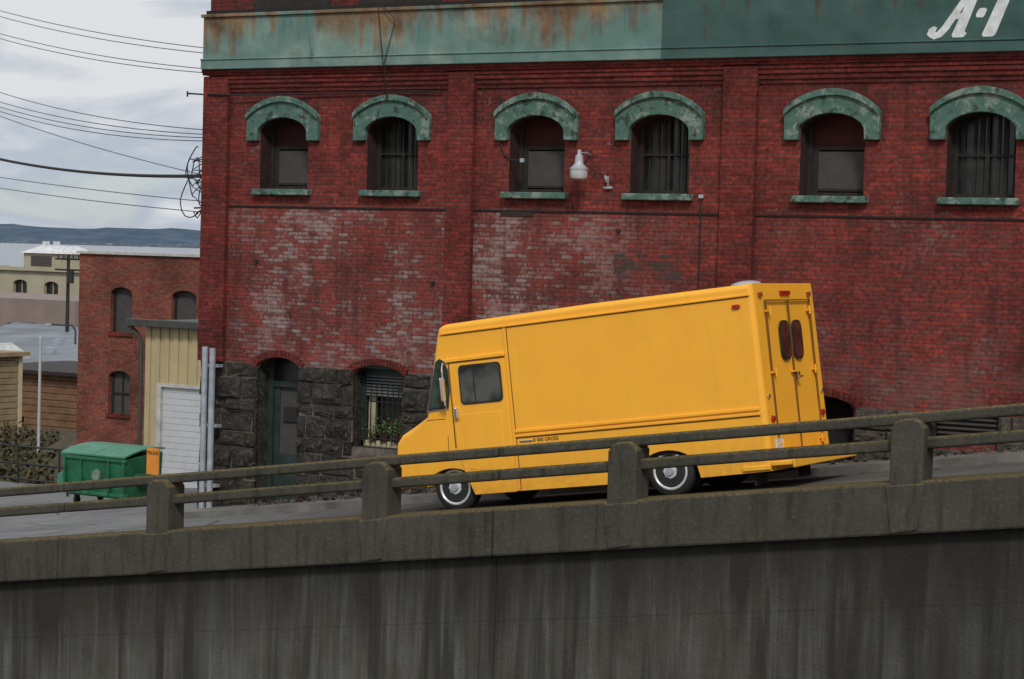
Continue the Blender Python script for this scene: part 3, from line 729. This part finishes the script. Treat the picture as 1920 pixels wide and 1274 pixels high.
SH.obj("shrubs",[simple("brown_shrub",(.07,.052,.028),.9,var=.5,scale=3,bump=0),simple("olive_shrub",(.05,.06,.025),.9,var=.5,scale=3,bump=0)])

# ------------------------------------------------------------------ overhead wires
OW=empty("overhead_wires")
def LP(h,Z=60.): return (-.751*Z,.721*Z,h)
def sag(a,b,d,n=24):
    a=Vector(a);b=Vector(b); return [tuple(a.lerp(b,i/n)-Vector((0,0,4*d*(i/n)*(1-i/n)))) for i in range(n+1)]
th=[];tk=[]
for ha,zb,tt,d in ((7.10,3.62,33.5,.35),(6.98,3.55,33.6,.4),(6.50,3.25,33.4,.4),(6.41,3.2,33.4,.45),(5.11,2.05,31.9,.45),(4.76,1.98,32.,.45),(4.67,1.93,32.,.5),(4.61,1.88,32.,.55),(4.43,1.1,32.2,.25),(2.03,.70,32.,.1),(1.76,.50,32.,.12)):
    th.append(sag(LP(ha),(SL_-.02,tt,zb),d))
tube("thin_wires",th,.009,M_cableg,OW)
for ha,zb,d in ((2.97,1.22,.42),(2.93,1.20,.40)): tk.append(sag(LP(ha),(SL_-.03,31.5,zb),d))
tube("service_drop",tk,.026,M_cable,OW)
CB=[];r=random.Random(12)
for k in range(7):
    cx=-24.95+r.uniform(-.2,.12); cz=1.15+r.uniform(-.42,.4); rx=r.uniform(.08,.27); rz=r.uniform(.2,.5); ph=r.uniform(0,6); n=r.randint(11,19)
    CB.append([(cx+rx*math.cos(a*.3+ph)+.02*math.sin(a*.7+k),31.35+.03*k+.02*math.sin(a),cz+rz*math.sin(a*.3+ph)+.03*math.sin(a*1.1+k)) for a in range(n)])
for k in range(5):
    CB.append([(-24.63,31.4,.75+.18*k),(-24.85,31.35,.70+.2*k),(-25.05,31.35,.85+.15*k),(-24.8,31.4,1.1+.12*k),(-24.6,31.4,1.3+.1*k)])
tube("slack_loops",CB,.011,M_cable,OW)
tube("brackets",[[(-24.6,31.2,2.68),(-25.0,31.1,2.70)],[(-25.0,31.1,2.64),(-25.0,31.1,2.74)],[(-24.6,31.4,.62),(-24.95,31.3,.6)],[(-24.6,31.4,.7),(-24.9,31.3,.5)]],.016,M_iron,OW,smooth=False)

# ------------------------------------------------------------------ yellow step van
V=bpy.data.objects.new("yellow_step_van",None); C.objects.link(V)
al=math.atan(.1445); ca,sa=math.cos(al),math.sin(al)
V.matrix_world=Matrix(((-ca,0,-sa,-12.99),(0,-1,0,27.1),(-sa,0,ca,-3.435),(0,0,0,1)))
W=-2.24
def ell(cx,hw,z0,zt,n=14): return [(cx+hw*math.cos(math.pi*i/n),z0+(zt-z0)*math.sin(math.pi*i/n)**.75) for i in range(n+1)]
prof=[(-1.58,.27),(-1.575,1.0),(-1.55,2.72),(-1.54,2.87),(1.0,2.86),(3.50,2.81),(3.60,2.76),(3.65,2.62),(3.95,1.45),(4.22,1.31),(4.42,1.22),(4.53,1.10),(4.58,.80),(4.55,.50),(4.06,.48)]
prof+=ell(3.60,.44,.28,.66)[1:-1]+[(3.15,.25),(.50,.25)]+ell(0,.48,.26,.67)[1:-1]+[(-.50,.25)]
bm=bmesh.new()
va=[bm.verts.new((x,0,z)) for x,z in prof]; vb=[bm.verts.new((x,W,z)) for x,z in prof]; n=len(prof)
bm.faces.new(va); bm.faces.new(list(reversed(vb)))
for i in range(n): bm.faces.new((va[i],vb[i],vb[(i+1)%n],va[(i+1)%n]))
bmesh.ops.recalc_face_normals(bm,faces=bm.faces)
side=[]
for i in range(13):
    for L_ in (va,vb):
        e=bm.edges.get((L_[i],L_[(i+1)%n])); side.append(e)
bmesh.ops.bevel(bm,geom=side,offset=.085,segments=5,affect='EDGES',profile=.5,clamp_overlap=True)
me=bpy.data.meshes.new("body"); bm.to_mesh(me); bm.free(); me.materials.append(M_yel)
me.shade_smooth(); me.set_sharp_from_angle(angle=rad(30))
bo=bpy.data.objects.new("body",me); C.objects.link(bo); bo.parent=V
wn=bo.modifiers.new("wn",'WEIGHTED_NORMAL'); wn.keep_sharp=True
g=G()
g.prism([(-1.50,2.70),(3.55,2.655),(3.55,2.685),(-1.50,2.73)],.0,.028)
g.prism([(-1.49,1.115),(2.42,1.10),(2.42,1.145),(-1.49,1.16)],-.01,.026)
g.prism([(-1.49,1.05),(2.42,1.035),(2.42,1.075),(-1.49,1.09)],-.01,.022)
g.prism([(2.42,.25),(2.47,.25),(2.47,2.68),(2.42,2.68)],-.01,.012)
g.prism([(2.47,2.245),(3.50,2.235),(3.50,2.285),(2.47,2.30)],-.01,.035)
g.obj("body_rails",M_yel,V,bevel=.008)
g=G()
g.prism([(2.405,.26),(2.42,.26),(2.42,2.66),(2.405,2.66)],-.01,.003)
g.prism([(2.50,2.22),(3.46,2.215),(3.46,2.235),(2.50,2.24)],-.01,.018)
g.prism([(3.455,.95),(3.475,.95),(3.475,2.22),(3.455,2.22)],-.01,.004)
g.prism([(-1.49,1.028),(2.42,1.013),(2.42,1.03),(-1.49,1.045)],-.01,.003)  # strips right under the rails are their shade, painted as dark yellow
g.prism([(-1.49,2.685),(3.5,2.64),(3.5,2.652),(-1.49,2.697)],-.01,.003)
g.box(-1.60,-1.574,-1.135,-1.120,.50,2.62)
g.box(-1.60,-1.572,-.34,-.325,.50,2.62); g.box(-1.60,-1.572,-1.93,-1.915,.50,2.62); g.box(-1.60,-1.572,-1.93,-.325,2.62,2.635)
g.prism([(3.58,1.15),(3.59,1.15),(3.61,.78),(3.60,.78)],-.01,.003)
g.prism([(3.60,1.395),(3.93,1.40),(3.93,1.41),(3.60,1.405)],-.01,.003)
g.obj("gaps_and_rail_shade",M_seam,V)
g=G(); g.prism([(2.50,.24),(3.20,.24),(3.33,.55),(3.44,.95),(3.445,2.215),(2.50,2.22)],-.02,.014); g.prism([(2.62,.55),(3.25,.62),(3.33,1.45),(2.62,1.45)],0,.019)
g.obj("side_door",M_yel,V,bevel=.008)
def rrect(x0,x1,z0,z1,r,n=5):
    out=[]
    for cx,cz,a0 in ((x1-r,z1-r,0),(x0+r,z1-r,90),(x0+r,z0+r,180),(x1-r,z0+r,270)):
        for i in range(n+1):
            a=rad(a0+90*i/n); out.append((cx+r*math.cos(a),cz+r*math.sin(a)))
    return out
g=G(); g.prism(rrect(2.56,3.29,1.585,2.175,.07),.0,.026,mi=0); g.prism(rrect(2.585,3.265,1.61,2.15,.06),.02,.029,mi=1)
g.box(3.02,3.04,.02,.031,1.61,2.15,0)
q=[(3.90,1.53),(3.52,1.54),(3.475,1.80),(3.47,2.12),(3.52,2.26),(3.60,2.31),(3.68,2.27)]
c0=(sum(p[0] for p in q)/7,sum(p[1] for p in q)/7)
g.prism(q,-.01,.016,mi=2); g.prism([(c0[0]+(p[0]-c0[0])*.95,c0[1]+(p[1]-c0[1])*.97) for p in q],0,.02,mi=0); g.prism([(c0[0]+(p[0]-c0[0])*.85,c0[1]+(p[1]-c0[1])*.91) for p in q],.01,.024,mi=3)
g.obj("side_windows",[M_black,M_glass,M_chrome,M_glassG],V)
v=[(3.945,-.15,1.53),(3.945,-2.05,1.53),(3.70,-2.05,2.45),(3.70,-.15,2.45)]
g=G(); g.add([(x+.012,y,z) for x,y,z in v],[(0,1,2,3)],0); g.add([(x+.02,y,z) for x,y,z in ((3.935,-1.07,1.53),(3.935,-1.13,1.53),(3.70,-1.13,2.45),(3.70,-1.07,2.45))],[(0,1,2,3)],1); g.obj("windscreen",[M_glassG,M_black],V)
g=G(); g.box(4.56,4.60,-1.75,-.45,.66,1.0); g.obj("grille",M_black,V)
g=G()
for y in (-.28,-1.92): g.cyl((4.56,y,.85),(4.615,y,.85),.10,.09,18)
g.obj("headlamps",M_chrome,V)
g=G(); g.box(4.55,4.68,-2.18,-.02,.40,.58); g.box(4.2,4.56,-.5,-.3,.40,.5); g.box(4.2,4.56,-1.9,-1.7,.40,.5); g.obj("front_bumper",M_yel2,V,bevel=.02)
g=G(); g.box(-1.93,-1.58,-2.25,.02,.34,.40); g.box(-1.95,-1.91,-2.27,.04,.30,.42); g.box(-1.58,-1.15,.0,.03,.29,.36); g.box(-1.6,-1.55,-2.1,-.1,.27,.36)
g.obj("rear_step_bumper",M_yel2,V,bevel=.012)
g=G()
def rear_pr(poly,x0,x1,mi): g.prism(poly,x0,x1,'x',mi)
for y0,y1 in ((-1.07,-.74),(-1.52,-1.19)):
    rear_pr(rrect(y0,y1,1.78,2.34,.12),-1.578,-1.600,0); rear_pr(rrect(y0+.03,y1-.03,1.81,2.31,.10),-1.59,-1.606,1)
for y in (-.42,-1.86):
    for z in (2.48,1.62,.62):
        g.box(-1.612,-1.58,y-.05 if y>-1 else y-.12,y+.12 if y>-1 else y+.05,z-.012,z+.012,2)
        g.cyl((-1.61,y,z-.06),(-1.61,y,z+.06),.014,.014,8,mi=2)
g.box(-1.62,-1.58,-1.26,-1.02,1.60,1.625,2); g.box(-1.63,-1.58,-1.23,-1.16,1.50,1.60,3); g.cyl((-1.66,-1.24,1.53),(-1.66,-1.1,1.53),.014,.014,8,mi=3)
for y in (-.98,-1.1,-1.22): g.box(-1.585,-1.54,y-.045,y+.045,2.70,2.76,4)
for y in (-.22,-1.98): g.box(-1.585,-1.54,y-.05,y+.05,2.68,2.74,5)
for y in (-.2,-2.03): g.cyl((-1.575,y,.98),(-1.61,y,.98),.05,.045,14,mi=4)
for y in (-.14,-2.08): g.cyl((-1.575,y,1.3),(-1.60,y,1.3),.03,.03,12,mi=3)
g.box(-1.605,-1.58,-.42,-.22,.56,.70,6)
g.obj("rear_door_fittings",[M_black,M_glassR,M_yel,M_chrome,M_red,M_amber,M_white],V)
g=G()
g.prism(rrect(-1.35,-1.23,2.54,2.60,.028),-.01,.03,mi=0)
g.box(3.46,3.54,-.10,-.04,2.81,2.85,0)
g.prism(rrect(3.35,3.41,1.37,1.55,.02),.0,.05,mi=1); g.cyl((3.36,.06,1.40),(3.36,.06,1.52),.016,.016,10,mi=1)
g.box(2.14,2.36,.0,.012,.955,.985,1)
g.obj("lights_and_handle",[M_red,M_chrome],V,bevel=.006)
tube("mirror_arm",[[(3.60,.0,1.50),(3.50,.12,1.58),(3.49,.16,1.70)],[(3.56,0,2.25),(3.50,.14,2.14),(3.49,.16,2.0)],[(3.49,.16,1.6),(3.49,.16,2.1)]],.012,M_chrome,V)
g=G(); g.prism(rrect(.04,.16,1.66,2.02,.03),0,.03,'x'); 
o=g.obj("mirror",M_chrome,V,bevel=.01); o.location=(3.49,.06,0)
text("weight_lettering","8 000 GROSS",.075,(2.13,.004,.95),(rad(90),0,rad(180)),M_black,V,ext=.0015)
g=G(); g.rev([(.24,2.84),(.24,2.90),(.20,2.945),(.10,2.97),(.02,2.975)],(-.92,-1.25,0),'z',28); g.obj("roof_vent",M_lampw,V,smooth=True)
def wheel(name,cx,yout,sg,dual=False):
    R_=.37; w=.22
    g=G(); prof=[(.255,.0),(.33,.0),(.36,-.025),(R_,-.06),(R_,-w+.06),(.36,-w+.02),(.33,-w),(.22,-w)]
    g.rev(prof,(cx,yout,R_),'y',40,mi=0,sgn=sg)
    if dual: g.rev(prof,(cx,yout-sg*.27,R_),'y',40,mi=0,sgn=sg)
    g.rev([(.268,-.012),(.268,.008),(.25,.016),(.232,.0),(.215,-.03),(.12,-.02 if not dual else -.055),(.10,.01),(.02,.012)],(cx,yout,R_),'y',40,mi=1,sgn=sg)
    for k in range(6):
        a=k*math.pi/3+.2; c=(cx+.168*math.cos(a),R_+.168*math.sin(a))
        pts=[]
        for j in range(10):
            b=j*2*math.pi/10; rr=.040*math.cos(b); tt=.024*math.sin(b)
            pts.append((c[0]+rr*-math.sin(a)+tt*math.cos(a),c[1]+rr*math.cos(a)+tt*math.sin(a)))
        g.prism(pts,yout-sg*.045,yout-sg*.006 if not dual else yout-sg*.018,mi=2)
    g.cyl((cx,yout-sg*.02,R_),(cx,yout+sg*.045,R_),.075,.055,20,mi=3)
    for k in range(8):
        a=k*math.pi/4; g.cyl((cx+.10*math.cos(a),yout-sg*.01,R_+.10*math.sin(a)),(cx+.10*math.cos(a),yout+sg*.02,R_+.10*math.sin(a)),.012,.012,6,mi=3)
    g.obj(name,[M_black,M_white,M_dark,M_galv],V,smooth=True)
wheel("front_wheel_near",3.60,-.09,1); wheel("front_wheel_far",3.60,W+.09,-1)
wheel("rear_wheel_near",0,-.07,1,True); wheel("rear_wheel_far",0,W+.07,-1,True)
g=G(); g.box(-1.45,4.3,-1.55,-.65,.42,.62); g.box(-1.4,3.1,W+.05,-.05,.60,.64); g.cyl((0,-2.0,.37),(0,-.2,.37),.07,.07,10); g.cyl((3.6,-2.0,.36),(3.6,-.2,.36),.05,.05,10); g.cyl((0,-1.1,.37),(-.02,-1.1,.38),.18,.18,12)
g.box(-.6,.6,-2.1,-.5,.64,.9); g.box(3.05,4.1,-2.1,-.35,.64,.9)
g.box(-1.35,-.75,-1.6,-.9,.2,.42); g.box(-1.28,-1.25,-.5,-.12,.08,.32); g.box(-1.28,-1.25,-2.1,-1.72,.08,.32); g.box(.9,2.1,-1.9,-1.3,.22,.45)
g.obj("chassis",M_dark,V)

# ------------------------------------------------------------------ world, sun, camera
sd=Vector((.42,-.62,.72)).normalized()
el=math.asin(sd.z)
wd_=bpy.data.worlds.new("World"); bpy.context.scene.world=wd_; wd_.use_nodes=True; nt=wd_.node_tree; nt.nodes.clear()
N_=nt.nodes.new; Lk=nt.links.new
out=N_("ShaderNodeOutputWorld"); bg=N_("ShaderNodeBackground"); bg.inputs[1].default_value=.11; Lk(bg.outputs[0],out.inputs[0])
sky=N_("ShaderNodeTexSky"); sky.sky_type='NISHITA'; sky.sun_disc=False; sky.sun_elevation=el; sky.sun_rotation=math.atan2(sd.x,sd.y); sky.air_density=1.; sky.dust_density=.4
tc=N_("ShaderNodeTexCoord"); mp=N_("ShaderNodeMapping"); mp.inputs["Scale"].default_value=(1,1,3.0); Lk(tc.outputs["Generated"],mp.inputs[0])
nz=N_("ShaderNodeTexNoise"); nz.inputs["Scale"].default_value=11; nz.inputs["Detail"].default_value=8; nz.inputs["Roughness"].default_value=.5; nz.inputs["Distortion"].default_value=.4; Lk(mp.outputs[0],nz.inputs["Vector"])
sz=N_("ShaderNodeSeparateXYZ"); Lk(tc.outputs["Generated"],sz.inputs[0])
def mr_(v,a,b,c,d):
    n=N_("ShaderNodeMapRange"); Lk(v,n.inputs[0]); 
    for i,q in enumerate((a,b,c,d)): n.inputs[1+i].default_value=q
    return n.outputs[0]
add=N_("ShaderNodeMath"); add.operation='ADD'; Lk(nz.outputs["Fac"],add.inputs[0]); Lk(mr_(sz.outputs[2],.02,.10,-.03,.14),add.inputs[1])
cm=N_("ShaderNodeMix"); cm.data_type='RGBA'; Lk(mr_(add.outputs[0],.42,.60,0,1),cm.inputs[0]); cm.inputs[6].default_value=(3.7,4.3,5.2,1); cm.inputs[7].default_value=(6.6,6.75,7.0,1)
mask=mr_(add.outputs[0],.34,.46,.72,1.)
mx=N_("ShaderNodeMix"); mx.data_type='RGBA'; Lk(mask,mx.inputs[0]); Lk(sky.outputs[0],mx.inputs[6]); Lk(cm.outputs[2],mx.inputs[7])
Lk(mx.outputs[2],bg.inputs[0])
sl=bpy.data.lights.new("sun",'SUN'); sl.energy=2.0; sl.angle=rad(10); sl.color=(1,.95,.87)
so_=bpy.data.objects.new("sun",sl); C.objects.link(so_); so_.rotation_euler=sd.to_track_quat('Z','Y').to_euler()

cam=bpy.data.cameras.new("camera"); co=bpy.data.objects.new("camera",cam); C.objects.link(co)
cam.lens=75; cam.sensor_width=36; cam.clip_end=30000; cam.clip_start=.5
phi=rad(30);pit=math.atan(169/4000);rho=.028
Rv=Vector((math.cos(phi),math.sin(phi),0)); Fv=Vector((-math.sin(phi)*math.cos(pit),math.cos(phi)*math.cos(pit),-math.sin(pit))); Uv=Vector((-math.sin(phi)*math.sin(pit),math.cos(phi)*math.sin(pit),math.cos(pit)))
r_=Rv*math.cos(rho)+Uv*math.sin(rho); u_=Uv*math.cos(rho)-Rv*math.sin(rho)
co.matrix_world=Matrix(((r_.x,u_.x,-Fv.x,0),(r_.y,u_.y,-Fv.y,0),(r_.z,u_.z,-Fv.z,0),(0,0,0,1)))
sc=bpy.context.scene; sc.camera=co
sc.view_settings.view_transform='Standard'; sc.view_settings.look='None'; sc.view_settings.exposure=0; sc.view_settings.gamma=1
